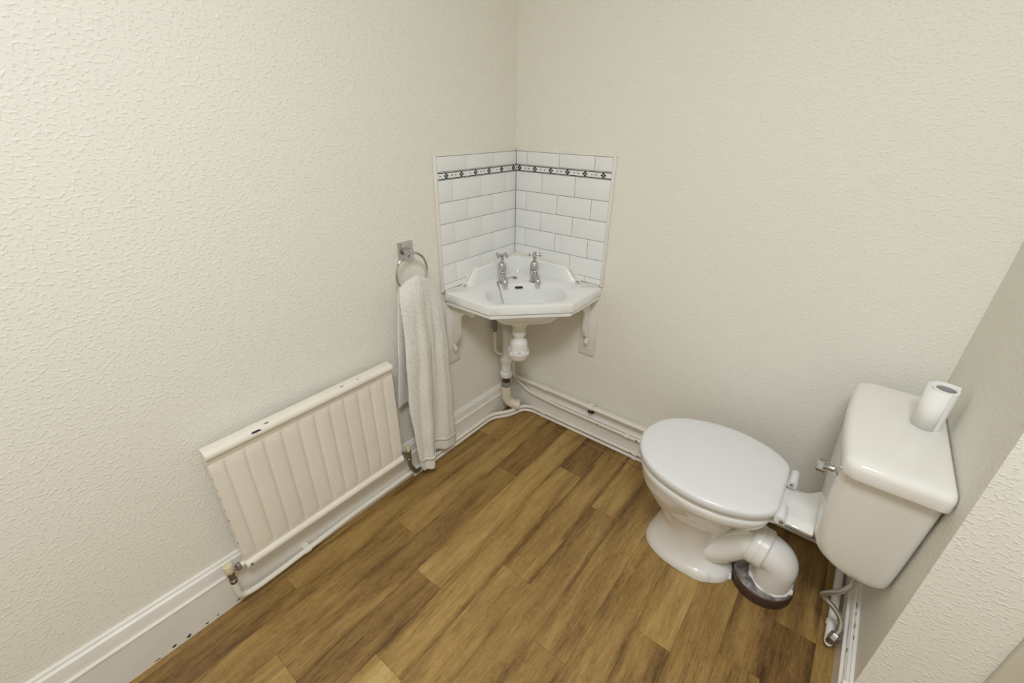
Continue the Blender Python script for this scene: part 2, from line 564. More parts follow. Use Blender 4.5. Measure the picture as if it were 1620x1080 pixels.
for side, par, a0, edge in (('R', wall_back, .0645, .4405), ('L', wall_left, .0004, .4485)):
    t0 = .010          # the panel of the other wall takes this much of the corner
    for z0, z1, kind in rows:
        base = a0 if kind == 'E' else a0+.076-.152
        cuts = [t0] + [base+.152*k for k in range(0, 5) if t0+.012 < base+.152*k < edge-.012] + [edge]
        for s0, s1 in zip(cuts, cuts[1:]):
            place(par, side, s0, s1, z0, z1)
    cuts = [t0] + [a0+.152*k for k in range(0, 5) if t0+.012 < a0+.152*k < edge-.012] + [edge]
    for s0, s1 in zip(cuts, cuts[1:]):
        t = place(par, side, s0, s1, B1, B2, 'border_tile')
        border_print(t, s0, s1, B1-B2, side)
    if side == 'R':
        obj('grout', boxm(.002, edge-.001, -.0078, .001, .742, TZ+.001), M_GROUT, par)
        obj('tile_edge_trim', boxm(edge-.001, edge+.0105, -.0105, 0, .735, TZ+.006, bev=.003), M_GLOSS, par, smooth=50)
        obj('tile_edge_trim', boxm(.0105, edge+.0105, -.0095, 0, TZ, TZ+.006, bev=.002), M_GLOSS, par, smooth=50)
    else:
        obj('grout', boxm(-.001, .0078, -edge+.001, -.002, .742, TZ+.001), M_GROUT, par)
        obj('tile_edge_trim', boxm(0, .0105, -edge-.0115, -edge+.001, .735, TZ+.006, bev=.003), M_GLOSS, par, smooth=50)
        obj('tile_edge_trim', boxm(0, .0095, -edge-.0105, -.0105, TZ, TZ+.006, bev=.002), M_GLOSS, par, smooth=50)

# ---------------------------------------------------------------- corner basin
S2 = math.sqrt(.5)
def uv2(u, v, z):
    """u along the front edge, v out of the corner"""
    return Vector(((u+v)*S2, (u-v)*S2, z))
basin = thing('corner_basin', 'white ceramic corner washbasin with chamfered front fixed below the tiles', 'basin', (.2, -.2, .60))
K = .0145
outl = [(0, K), (.309, .3215), (.309, .3275), (.1545, .4855), (.1505, .489), (-.1505, .489), (-.1545, .4855), (-.309, .3275), (-.309, .3215)]
# bowl outline: arc at the back, straight at the front
bowl = []
for k in range(64):
    th = 2*PI*k/64
    c, s = math.cos(th), math.sin(th)
    if s >= 0:
        e = 2/3.6; bowl.append((.152*math.copysign(abs(c)**e, c), .355+.099*abs(s)**e))
    else:
        e = 2/2.0; bowl.append((.152*math.copysign(abs(c)**(2/2.3), c), .355-.112*abs(s)**e))
bc = (0., .35)
angs = sorted([2*PI*k/88 for k in range(88)] + [math.atan2(q[1]-bc[1], q[0]-bc[0]) % (2*PI) for q in outl])
angs = [a for i, a in enumerate(angs) if i == 0 or a-angs[i-1] > .004]
ro, rb = polar(outl, bc, angs), polar(bowl, bc, angs)
def ring(rr, z, dv=0.):
    return [uv2(bc[0]+r*math.cos(a), bc[1]+dv+r*math.sin(a), z) for r, a in zip(rr, angs)]
def off(d): return [r-d for r in ro]
def sc(k): return [r*k for r in rb]
RIM = .7365
rr = [ring(sc(.16), .611, -.012), ring(sc(.45), .616, -.006), ring(sc(.75), .634), ring(sc(.92), .662), ring([min(a*.97, b-.03) for a, b in zip(rb, ro)], .680),
      ring(off(.016), .6845), ring(off(.0085), .6855), ring(off(.006), .688), ring(off(.006), .6985), ring(off(.009), .7005), ring(off(.009), .7022), ring(off(.0015), .7032), ring(off(0), .705), ring(off(0), RIM-.006),
      ring(off(.0018), RIM-.0018), ring(off(.006), RIM)]
inner = [min(a*1.06, b-.012) for a, b in zip(rb, ro)]
rr += [ring(inner, RIM-.001), ring([min(a*1.02, b-.016) for a, b in zip(rb, ro)], RIM-.003), ring([min(a*.985, b-.02) for a, b in zip(rb, ro)], RIM-.010), ring(sc(.955), .700), ring(sc(.90), .668), ring(sc(.80), .645), ring(sc(.6), .630, -.004), ring(sc(.3), .622, -.010), ring(sc(.14), .620, -.012)]
bm = bmesh.new()
loft(bm, rr, True, False)
obj('bowl', bm, M_SINK, basin, smooth=32)
obj('waste_outlet', lathem([(.0, .0), (.020, 0), (.023, .003), (.017, .004), (.015, -.004), (0, -.006)], uv2(0, .338, .6195), n=20, cap0=False, cap1=False), M_CHROME, basin, smooth=40)
# overflow slot in the back wall of the bowl
bm = bmesh.new()
sl_pts = []
for k in range(24):
    th = 2*PI*k/24
    sl_pts.append((.016*math.copysign(1, math.cos(th))*.62+.007*math.cos(th), .0052*math.sin(th)))
OV = Vector((-.012, .2478, .7185)); tn = Vector((0, .95, .31)).normalized(); ev = Vector((0, -.31, .95))
def ovp(u, t, d): q = OV+ev*t+tn*d; return uv2(u+q.x, q.y, q.z)
loft(bm, [[ovp(a*1.18, b*1.4, -.003) for a, b in sl_pts], [ovp(a*1.14, b*1.32, .0015) for a, b in sl_pts], [ovp(a, b, .0012) for a, b in sl_pts], [ovp(a*.97, b*.95, -.002) for a, b in sl_pts]], False, False)
obj('overflow_rim', bm, M_SINK, basin, smooth=60)
bm = bmesh.new()
prism(bm, [ovp(a, b, -.002) for a, b in sl_pts], (ovp(0, 0, .0004)-ovp(0, 0, -.002)))
obj('overflow_slot', bm, M_DARK, basin)
# splash upstand against both walls
bm = bmesh.new()
st = []
for y, zt in ((-.338, .742), (-.325, .752), (-.305, .775), (-.290, .789), (-.28, .793), (-.20, .794), (-.13, .795)):
    st.append(((.0105, y), (.040, y), zt))
for k in range(7):
    th = PI+ (-PI/2)*k/6
    cx_, cy_ = .080, -.080
    px, py = cx_+.040*math.cos(th), cy_+.040*math.sin(th)
    q = k/6
    st.append(((.0105, -.0105-max(0, .5-q)*.14) if q <= .5 else (.0105+(q-.5)*.14, -.0105), (px, py), .7955))
for y, zt in reversed([(-.338, .742), (-.325, .752), (-.305, .775), (-.290, .789), (-.28, .793), (-.20, .794), (-.13, .795)]):
    st.append(((-y, -.0105), (-y, -.040), zt))
rings = []
for (ox, oy), (ix, iy), zt in st:
    o_, i_ = Vector((ox, oy)), Vector((ix, iy))
    d = (i_-o_)
    dn = d.normalized()
    t = i_-dn*min(.010, d.length*.34)
    rings.append([(ox, oy, RIM-.003), (ox, oy, zt), (t.x-dn.x*.004, t.y-dn.y*.004, zt), (t.x, t.y, zt-.002), (t.x+dn.x*.002, t.y+dn.y*.002, zt-.006) if zt > .75 else (t.x+dn.x*.002, t.y+dn.y*.002, RIM+.001), (ix-dn.x*.006, iy-dn.y*.006, RIM+.008) if zt > .75 else (ix-dn.x*.006, iy-dn.y*.006, RIM), (ix, iy, RIM-.001), (ix, iy, RIM-.003)])
loft(bm, rings)
obj('upstand', bm, M_SINK, basin, smooth=50)
# sealant bead along the walls
bm = bmesh.new()
tube(bm, smooth_path([(.012, -.445, .739), (.012, -.40, .7385), (.0125, -.345, .741), (.013, -.293, .791), (.013, -.2, .7965), (.0135, -.1, .797), (.016, -.016, .798), (.1, -.0135, .797), (.2, -.013, .7965), (.293, -.013, .791), (.345, -.0125, .741), (.40, -.012, .7385), (.438, -.012, .739)], 4), .0042, 8)
obj('sealant', bm, M_CAULK, basin, smooth=60)

# taps
def make_tap(u, v, label):
    ZS = .82
    c = uv2(u, v, RIM-.001)
    t = thing('basin_tap', label, 'tap', c, 'pillar taps on the corner basin')
    up = Vector((0, 0, 1))
    obj('tap_body', lathem([(r_, h_*ZS) for r_, h_ in [(.0, 0), (.021, 0), (.021, .003), (.0165, .006), (.0155, .02), (.0165, .04), (.018, .05), (.0168, .053), (.018, .056), (.0175, .075), (.0165, .094), (.013, .102), (.008, .106), (.0075, .112), (.0, .112)]], c, n=24, cap0=False, cap1=False), M_CHROME, t, smooth=35)
    d = uv2(.12, .99, 0).normalized()
    pth = smooth_path([c+Vector((0, 0, .030)), c+d*.022+Vector((0, 0, .034)), c+d*.042+Vector((0, 0, .030)), c+d*.054+Vector((0, 0, .018)), c+d*.056+Vector((0, 0, .008))], 5)
    n = len(pth)
    obj('spout', tube(bmesh.new(), pth, [.0125-.0005*i/n for i in range(n-3)]+[.012, .0118, .011], 16), M_CHROME, t, smooth=50)
    h = obj('handle', lathem([(r_, h_*ZS) for r_, h_ in [(.0, .106), (.006, .106), (.0055, .112), (.0075, .118), (.0085, .122), (.0055, .127), (.006, .131), (.0095, .134), (.0095, .140), (.007, .143), (0, .1445)]], c, n=16, cap0=False, cap1=False), M_CHROME, t, smooth=40)
    bm = bmesh.new()
    for k in range(4):
        a = PI/2*k+.35+u*4
        e = Vector((math.cos(a), math.sin(a), .0))
        lathe(bm, [(.0, .004), (.0042, .005), (.0035, .012), (.0035, .018), (.0062, .021), (.0072, .0245), (.006, .028), (.0, .0295)], c+up*(.137*ZS), e, 10, False, False)
    obj('cross_arms', bm, M_CHROME, h, smooth=50)
    return t
make_tap(-.079, .226, 'left chrome cross-head basin tap with the plug chain behind it')
make_tap(.053, .226, 'right chrome cross-head basin tap without any chain')
# plug chain
chain = thing('plug_chain', 'dark metal bead chain running past the left tap into the basin bowl', 'chain', uv2(-.02, .20, RIM))
cp = smooth_path([uv2(-.022, .186, RIM+.006), uv2(-.034, .197, RIM+.010), uv2(-.055, .202, RIM+.006), uv2(-.076, .214, RIM+.003), uv2(-.099, .240, RIM+.004), uv2(-.097, .265, RIM-.001), uv2(-.091, .278, RIM-.018), uv2(-.086, .295, .692), uv2(-.072, .325, .655), uv2(-.05, .35, .636), uv2(-.015, .35, .630)], 10)
bm = bmesh.new()
L = 0; last = None; n_l = 0
for i in range(len(cp)-1):
    if last is None or (cp[i]-last).length > .0056:
        last = cp[i]
        tdir = (cp[i+1]-cp[i]).normalized()
        side = tdir.cross(Vector((0, 0, 1)))
        side = (side if side.length > .1 else Vector((1, 0, 0))).normalized()
        nn = side if n_l % 2 else tdir.cross(side).normalized()
        ov = [cp[i] + tdir*.0040*math.cos(2*PI*k/10) + nn*.0023*math.sin(2*PI*k/10) for k in range(10)]
        tube(bm, ov+[ov[0]], .0008, 5, closed=True)
        n_l += 1
tag(obj('chain_links', bm, M_NICKEL, chain, smooth=60), kind='stuff')
obj('chain_anchor', lathem([(.0, 0), (.008, 0), (.008, .003), (.004, .006), (.003, .010), (0, .011)], uv2(-.019, .184, RIM), n=12, cap0=False, cap1=False), M_NICKEL, chain, smooth=40)

# brackets
def bracket(side, label):
    b = thing('wall_bracket', label, 'bracket', (.02, -.41, .42) if side == 'L' else (.41, -.02, .42), 'brackets under the corner basin')
    def T(s, d, z):     # s along the wall from the corner, d out of the wall
        return Vector((d, -s, z)) if side == 'L' else Vector((s, -d, z))
    s0, s1 = (.381, .447) if side == 'L' else (.373, .446)
    def bx(a0, a1, d0, d1, z0, z1, bev):
        p, q = T(a0, d0, z0), T(a1, d1, z1)
        return boxm(min(p.x, q.x), max(p.x, q.x), min(p.y, q.y), max(p.y, q.y), z0, z1, bev=bev)
    obj('back_plate', bx(s0, s1, 0, .011, .42, .69 if side == 'L' else .73, .0015), M_GLOSS, b, smooth=40)
    m = .415 if side == 'L' else .408
    prof = [(.010, .684), (.135, .684), (.139, .672), (.136, .660), (.126, .654), (.112, .654), (.096, .657), (.080, .653), (.067, .642), (.058, .626), (.054, .608), (.053, .588), (.053, .563), (.050, .543), (.042, .524), (.032, .513), (.022, .505), (.010, .495)]
    bm = bmesh.new()
    prism(bm, [T(m-.005, d, z) for d, z in prof], T(m+.005, 0, 0)-T(m-.005, 0, 0))
    obj('cast_arm', bm, M_BRACKET, b, smooth=30)
    fl = obj('wall_flange', bx(m-.0075, m+.0075, .009, .0165, .50, .684, .003), M_BRACKET, b, smooth=40)
    bm = bmesh.new()
    tube(bm, [T(m, .012, .502), T(m, .021, .486), T(m, .016, .472), T(m, .010, .464)], [.007, .0095, .010, .005], 12)
    obj('scroll_end', bm, M_BRACKET, b, smooth=60)
    obj('top_flange', bx(m-.012, m+.012, .009, .13, .679, .6855, .002), M_BRACKET, b, smooth=40)
    nrm = T(m-.006, 0, 0)-T(m, 0, 0)
    bm = bmesh.new()
    for z in (.655, .667):
        lathe(bm, [(0, -.0003), (.0028, -.0003), (.0028, .0004), (0, .0004)], T(m-.005 if side == 'R' else m-.005, .055 if side == 'R' else .03, z), nrm if True else nrm, 8, False, False)
    obj('screw_hole', bm, M_CHIP, b)
bracket('L', 'white scrolled iron bracket on the left wall, half behind the towel')
bracket('R', 'white scrolled iron bracket on the back wall with full back plate showing')

# bottle trap and waste pipe
WX, WY = .222, -.25
tr = thing('bottle_trap', 'white plastic bottle trap hanging under the corner basin', 'trap', (WX, WY, .43))
obj('waste_flange', lathem([(.0, .616), (.038, .616), (.038, .597), (.034, .592), (.027, .583), (.026, .572), (.022, .566), (.0, .564)], (WX, WY, 0), n=28, cap0=False, cap1=False), M_CAULK, tr, smooth=35)
obj('top_nut', lathem([(.0, .567), (.027, .567), (.0285, .563), (.0285, .549), (.026, .546), (.0225, .545), (.0215, .52), (0, .52)], (WX, WY, 0), n=12, cap0=False, cap1=False), M_UPVC, tr, smooth=25)
obj('trap_body', lathem([(.0, .530), (.026, .529), (.033, .523), (.0355, .512), (.0365, .478), (0, .478)], (WX, WY, 0), n=32, cap0=False, cap1=False), M_UPVC, tr, smooth=40)
cap = obj('bottle_cap', lathem([(.0, .482), (.0405, .482), (.0415, .48), (.0415, .466), (.0395, .463), (.0385, .452), (.034, .441), (.025, .434), (0, .432)], (WX, WY, 0), n=32, cap0=False, cap1=False), M_UPVC, tr, smooth=30)
for k in range(6):
    bm = bmesh.new()
    a = PI/3*k+.2
    e = Vector((math.cos(a), math.sin(a), 0)); f = Vector((-e.y, e.x, 0))
    c = Vector((WX, WY, .464))+e*.0415
    prism(bm, [c-f*.006-e*.004, c+f*.006-e*.004, c+f*.005+e*.0045, c-f*.005+e*.0045], (0, 0, .018))
    obj('grip_lug', bm, M_UPVC, cap)
PX, PY = .050, -.115
wp = thing('waste_pipe', 'white waste pipe with two couplings dropping down the corner beside the trap', 'pipe', (PX, PY, 0))
d_ = (Vector((PX, PY, 0))-Vector((WX, WY, 0))).normalized()
obj('outlet_elbow', tube(bmesh.new(), fillet_path([Vector((WX, WY, .502))+d_*.02, Vector((PX, PY, .502)), Vector((PX, PY, .44))], .045, 8), .0205, 20), M_UPVC, wp, smooth=50)
obj('outlet_nut', lathem([(0, .030), (.029, .030), (.030, .034), (.030, .052), (.026, .056), (0, .056)], Vector((WX, WY, .502)), d_, 14, False, False), M_UPVC, wp, smooth=30)
obj('elbow_socket', lathem([(0, .478), (.0235, .478), (.0235, .455), (0, .455)], (PX, PY, 0), n=24, cap0=False, cap1=False), M_UPVC, wp, smooth=30)
obj('pipe_run', lathem([(0, .46), (.019, .46), (.019, .30), (0, .30)], (PX, PY, 0), n=24, cap0=False, cap1=False), M_UPVC, wp, smooth=30)
for z in (.310, .232):
    obj('coupling', lathem([(0, .018), (.020, .018), (.027, .014), (.0295, .010), (.0295, -.008), (.0275, -.012), (0, -.012)], (PX, PY, z), n=28, cap0=False, cap1=False), M_UPVC, wp, smooth=30)
obj('coupling_sleeve', lathem([(0, .30), (.0235, .30), (.0235, .23), (0, .23)], (PX, PY, 0), n=28, cap0=False, cap1=False), M_UPVC, wp, smooth=30)
obj('brown_stub', lathem([(0, .23), (.019, .23), (.019, .175), (0, .175)], (PX, PY, 0), n=24, cap0=False, cap1=False), M_BROWNPIPE, wp, smooth=30)
obj('joint_putty', lathem([(0, .192), (.021, .19), (.0245, .182), (.0245, .172), (.022, .162), (.02, .156), (0, .156)], (PX, PY, 0), n=24, cap0=False, cap1=False), M_GREY, wp, smooth=50)
pth = smooth_path([(PX, PY, .165), (PX, PY, .12), (PX+.004, PY+.004, .085), (PX+.022, PY+.018, .062), (PX+.05, PY+.035, .055)], 6)
obj('iron_elbow', tube(bmesh.new(), pth, .0235, 22), M_CAST, wp, smooth=60)
obj('iron_collar', tube(bmesh.new(), [(PX+.036, PY+.027, .056), (PX+.056, PY+.039, .0535)], .0275, 22), M_CAST, wp, smooth=30)

# ---------------------------------------------------------------- pipes
PR = .0078
def pipe_thing(name, label, pts, r=PR, m=M_PIPE, rad=.03, group='heating and water pipes along the skirting'):
    t = thing(name, label, 'pipe', pts[0], group)
    obj('pipe_run', tube(bmesh.new(), fillet_path(pts, rad, 7), r, 12), m, t, smooth=60)
    return t
def clip(par, c, axis, r, wallward, sz=.016):
    """C-shaped pipe clip with a foot"""
    ax = Vector(axis); wv = Vector(wallward); c = Vector(c)
    upv = ax.cross(wv).normalized()
    bm = bmesh.new()
    pts = []
    for k in range(13):
        a = -PI*.75+PI*1.5*k/12
        pts.append(c-ax*sz/2 + (-wv)*math.cos(a)*(r+.0032) + upv*math.sin(a)*(r+.0032))
    for k in range(12, -1, -1):
        a = -PI*.75+PI*1.5*k/12
        pts.append(c-ax*sz/2 + (-wv)*math.cos(a)*(r+.0002) + upv*math.sin(a)*(r+.0002))
    A = [bm.verts.new(p) for p in pts]; B = [bm.verts.new(p+ax*sz) for p in pts]
    n = len(A)
    for k in range(n):
        bm.faces.new((A[k], A[(k+1) % n], B[(k+1) % n], B[k]))
    for k in range(12):
        for V in (A, B):
            bm.faces.new((V[k], V[k+1], V[n-2-k], V[n-1-k]))
    f0 = c+wv*(r-.001)
    for q in (f0,):
        e1, e2 = ax*sz*.5, upv*(r+.004)
        prism(bm, [q-e1-e2, q+e1-e2, q+e1+e2, q-e1+e2], wv*.008)
    return obj('pipe_clip', bm, M_PIPE, par, smooth=40)
YU = -.034
up_p = pipe_thing('upper_pipe', 'cream painted pipe along the top of the back skirting with two big clips', [(.03, YU, .30), (.03, YU, .178), (1.47, YU, .172)], .0088)
for x in (.225, .472):
    clip(up_p, (x, YU, .1765), (1, 0, 0), .0088, (0, 1, 0), .020)
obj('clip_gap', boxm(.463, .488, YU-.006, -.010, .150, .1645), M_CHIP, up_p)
th_p = pipe_thing('middle_pipe', 'thin white pipe halfway down the back skirting with chipped spots', [(.034, -.050, .46), (.034, -.044, .2), (.036, -.030, .165), (.13, -.030, .118), (.30, -.030, .108), (.72, -.030, .106), (1.46, -.030, .100)], .0070)
clip(th_p, (.655, -.030, .1063), (1, 0, 0), .0070, (0, 1, 0), .018)
for i, x in enumerate((.515, .705, .70)):
    chip(th_p, (x, -.0370, .1065+(.003 if i == 2 else 0)), (1, 0, 0), (0, 0, 1), .004, .0028, (0, -1, 0), 50+i)
YL = -.0285
lo1 = pipe_thing('lower_pipe', 'white pipe lying on the floor round the basin corner, lowest of the stacked pair',
                 [(.0295, -.70, .010), (.0295, -.205, .010), (.085, -.128, .011), (.108, -.050, .012), (.150, YL, .011), (.75, YL, .010), (1.455, YL, .010)], PR, rad=.028)
lo2 = pipe_thing('radiator_pipe', 'white pipe under the radiator carrying on above the floor pipe round the corner',
                 [(.049, -1.386, .124), (.049, -1.386, .052), (.046, -1.345, .038), (.040, -1.25, .032), (.0295, -1.0, .034), (.0295, -.205, .033), (.085, -.126, .031), (.106, -.050, .033), (.150, YL, .034), (.75, YL, .033), (1.455, YL, .033)], .0088, rad=.035)
for par, z, r in ((lo1, .011, PR), (lo2, .034, .0088)):
    clip(par, (.215, YL, z), (1, 0, 0), r, (0, 1, 0), .014)
    clip(par, (.705, YL, z-.001), (1, 0, 0), r, (0, 1, 0), .014)
clip(lo2, (.036, -1.17, .0325), (0, 1, 0), .0088, (-1, 0, 0), .02)
for i, x in enumerate((.685, .72)):
    chip(lo2, (x, YL-.0088, .035), (1, 0, 0), (0, 0, 1), .004, .003, (0, -1, 0), 60+i)
sp = pipe_thing('supply_pipe', 'cream hooked supply pipe with a grey fitting left of the waste pipe',
                [(.024, -.168, .50), (.024, -.168, .365), (.030, -.125, .335), (.034, -.07, .333)], .0075, rad=.035)
obj('grey_fitting', lathem([(0, .60), (.0085, .60), (.0085, .535), (.0115, .525), (.0115, .49), (.008, .47), (0, .47)], (.024, -.168, 0), n=12, cap0=False, cap1=False), M_GREY, sp, smooth=30)

# ---------------------------------------------------------------- radiator
rad = thing('radiator', 'white ribbed panel radiator with chipped rails low on the left wall', 'radiator', (.05, -1.06, .15))
RY0, RY1, RZ0, RZ1 = -1.347, -.772, .150, .586
RX = .066
bm = bmesh.new()
NG = 11
ys = []
zs = [.176, .185, .196, .205, .215] + [.215+(.515-.215)*k/6 for k in range(1, 7)] + [.525, .535, .545, .552]
pitch = (RY1-RY0)/(NG+.55)
gc = [RY0+pitch*(k+.78) for k in range(NG)]
ysamp = [RY0]
for g in gc:
    ysamp += [g-.016, g-.0085, g-.0055, g-.0027, g, g+.0027, g+.0055, g+.0085]
ysamp += [RY1]
def rx(y, z):
    d = 0
    for g in gc:
        q = abs(y-g)
        if q < .0085:
            d = max(d, .5*(1+math.cos(PI*q/.0085)))
    e = min(1, max(0, (z-.180)/.03)); e2 = min(1, max(0, (.549-z)/.026))
    f = e*e*(3-2*e)*e2*e2*(3-2*e2)
    return RX + .0035*f - .0045*d*f
V = [[bm.verts.new((rx(y, z), y, z)) for z in zs] for y in ysamp]
for i in range(len(V)-1):
    for j in range(len(zs)-1):
        bm.faces.new((V[i][j], V[i+1][j], V[i+1][j+1], V[i][j+1]))
# body behind
for i in range(len(V)-1):
    pass
back = [[bm.verts.new((.048, y, z)) for z in (zs[0], zs[-1])] for y in (RY0, RY1)]
bm.faces.new((back[0][0], back[0][1], back[1][1], back[1][0]))
bm.faces.new([back[0][0], *[v for v in V[0]], back[0][1]])
bm.faces.new([back[1][0], *[v for v in V[-1]], back[1][1]])
bm.faces.new([back[0][0], *[V[i][0] for i in range(len(V))], back[1][0]])
bm.faces.new([back[0][1], *[V[i][-1] for i in range(len(V))], back[1][1]])
obj('panel', bm, M_RAD, rad, smooth=45)
def rail(name, prof):
    bm = bmesh.new()
    loft(bm, [[(x, y, z) for x, z in prof] for y in (RY0-.001, RY1+.001)])
    return obj(name, bm, M_RAD, rad, smooth=35)
def arc(cx_, cz_, r, a0, a1, n):
    return [(cx_+r*math.cos(a0+(a1-a0)*k/n), cz_+r*math.sin(a0+(a1-a0)*k/n)) for k in range(n+1)]
top = rail('top_rail', [(.038, .553), (.038, .580)] + arc(.045, .5785, .008, PI*.95, PI*.5, 4) + arc(.064, .5725, .014, PI*.5, -PI*.35, 8) + [(.069, .551), (.048, .549)])
bot = rail('bottom_rail', [(.046, .180)] + [(.067, .181)] + arc(.064, .168, .0135, PI*.4, -PI*.5, 8) + [(.052, .153), (.046, .158)])
for y in (-1.2, -.92):
    obj('hanging_bracket', boxm(0, .047, y-.015, y+.015, .20, .54), M_RAD, rad)
for i, (y, z, x, a, b, n) in enumerate([(-1.222, .583, .071, .016, .0035, (.8, 0, .6)), (-1.19, .5865, .062, .008, .0022, (.2, 0, 1)), (-.955, .587, .060, .006, .002, (.1, 0, 1)), (-.90, .5865, .064, .003, .002, (.2, 0, 1))]):
    n = Vector(n).normalized()
    chip(top, Vector((.064, y, .5725))+n*.0139, (0, 1, 0), n.cross(Vector((0, 1, 0))), a, b, n, 80+i)
chip(bot, Vector((.0775, -1.335, .168)), (0, 1, 0), (0, 0, 1), .004, .004, (1, 0, 0), 91)
for i, (z, a) in enumerate([(.50, .006), (.46, .005), (.43, .007), (.39, .004), (.35, .006), (.30, .005), (.26, .006), (.23, .004)]):
    chip(rad, (.067, RY0+.0004, z), (1, 0, 0), (0, 0, 1), .003, a, (0, -1, 0), 100+i)
def valve(y, d, label, capcol):
    v = thing('radiator_valve', label, 'valve', (.05, y, .10), 'radiator valves')
    X = .052
    yy = RY0 if d < 0 else RY1
    obj('tailpiece', lathem([(0, -.004), (.008, -.004), (.008, .012), (0, .012)], (X, yy, .166), (0, d, 0), 14, False, False), M_RAD, v, smooth=40)
    obj('union_nut', lathem([(0, .010), (.0105, .010), (.0115, .012), (.0115, .020), (.009, .023), (.006, .024), (.006, .040), (0, .040)], (X, yy, .166), (0, d, 0), 8, False, False), M_NICKEL, v, smooth=20)
    obj('valve_body', lathem([(0, -.044), (.0095, -.044), (.0105, -.041), (.0105, -.031), (.0085, -.029), (.0085, -.023), (.0095, -.020), (.0095, -.010), (.0105, -.006), (.0105, .005), (.008, .008), (0, .008)], (X-.002, y, .163), n=10, cap0=False, cap1=False), M_NICKEL, v, smooth=25)
    return v
vl = valve(-1.386, -1, 'tarnished radiator valve with fat cream cap, at the near end of the radiator', M_CAP)
obj('valve_cap', lathem([(0, .165), (.0115, .165), (.0128, .168), (.0128, .184), (.0115, .192), (.007, .193), (.006, .190), (0, .190)], (.050, -1.386, 0), n=20, cap0=False, cap1=False), M_CAP, vl, smooth=35)
vr = valve(-.730, 1, 'dark radiator valve with a slim tan spindle, beside the bottom of the towel', M_CAP)
obj('valve_spindle', lathem([(0, .168), (.0085, .168), (.0085, .194), (.007, .197), (0, .197)], (.050, -.730, 0), n=10, cap0=False, cap1=False), M_CAP, vr, smooth=30)
bm = bmesh.new()
tube(bm, smooth_path([(.050, -.730, .122), (.050, -.727, .090), (.048, -.712, .060), (.044, -.695, .036), (.038, -.675, .030)], 6), .0085, 12)
obj('lower_elbow', bm, M_NICKEL, vr, smooth=50)

# ---------------------------------------------------------------- towel ring and towel
trg = thing('towel_ring', 'square-backed chrome towel ring on the left wall', 'towel ring', (.0, -.61, .93))
obj('back_plate', boxm(0, .010, -.640, -.582, .905, .963, bev=.0015), M_CHROME, trg, smooth=30)
obj('arm', boxm(.009, .044, -.632, -.606, .925, .944, bev=.002), M_CHROME, trg, smooth=30)
RC, RR = Vector((.043, -.622, .868)), .0655
rp = [RC+Vector((0, RR*math.sin(2*PI*k/56), RR*math.cos(2*PI*k/56))) for k in range(57)]
obj('ring', tube(bmesh.new(), rp, .0042, 12, closed=True), M_CHROME, trg, smooth=60)

towel = thing('towel', 'off-white terry hand towel hanging from the chrome ring down to the floor', 'towel', (.06, -.62, .03))
def lerp_tab(tab, z):
    tab = sorted(tab)
    if z <= tab[0][0]: return tab[0][1]
    for (a, va), (b, vb) in zip(tab, tab[1:]):
        if z <= b:
            t = (z-a)/(b-a); t = t*t*(3-2*t)*.5+t*.5
            return va+(vb-va)*t
    return tab[-1][1]
YLt = [(.84, -.672), (.82, -.690), (.78, -.697), (.61, -.705), (.40, -.722), (.26, -.716), (.12, -.704), (.03, -.692)]
YFt = [(.83, -.600), (.7, -.593), (.55, -.583), (.30, -.592), (.148, -.609), (.03, -.622)]
YRt = [(.84, -.562), (.82, -.545), (.78, -.520), (.717, -.500), (.498, -.486), (.25, -.470), (.03, -.457)]
YBt = [(.83, -.686), (.60, -.714), (.37, -.741)]
def zbot(u):
    # hem line: rounded tongue on the left flap, higher straight hem on the right flap
    if u < .56:
        q = u/.56
        return .050 + .055*max(0, q-.55)**1.6*2.6 + .09*max(0, .10-q)*3
    q = (u-.56)/.44
    return .092 - .052*q
NU, NV = 64, 72
bm = bmesh.new()
grid = []
for i in range(NU+1):
    u = i/NU; colv = []
    for j in range(NV+1):
        t = j/NV
        ztop = .828+.024*math.sin(PI*u)**.7
        z = ztop+(zbot(u)-ztop)*t
        yl, yf, yr = lerp_tab(YLt, z), lerp_tab(YFt, z), lerp_tab(YRt, z)
        open_ = min(1, t*3.2)
        if u < .52:
            q = u/.52
            y = yl+(yf-yl)*q
            x = .058+.020*math.sin(PI*min(1, q*.98+.02))**.7*(.5+.5*open_)+.014*t + .010*math.sin(q*10+t*2.0)*open_*(.4+.6*t)+.0018*math.sin(q*21+t*4)*open_*(1-t*.6)
        elif u < .62:
            q = (u-.52)/.10
            y = yf+.006*math.sin(PI*q)-.012*q
            x = (.058+.014*t)*(1-q)+.037*q - .004*math.sin(PI*q)
        else:
            q = (u-.62)/.38
            y0 = yf-.012
            y = y0+(yr-y0)*q
            x = .037+.017*math.sin(PI*q*.9)*(.4+.6*open_)+.008*math.sin(q*8+t*3)*open_+.003*math.sin(q*19+t*5)*open_ + .004*t
        if t < .10:      # gather on to the ring
            g = (1-t/.10)**2
            x = x*(1-g)+.046*g
            y = y*(1-.0*g)
        x = max(x, .030 if z < .2 else .018)
        y += .002*math.sin(z*31+u*17)
        colv.append(bm.verts.new((x, y, z)))
    grid.append(colv)
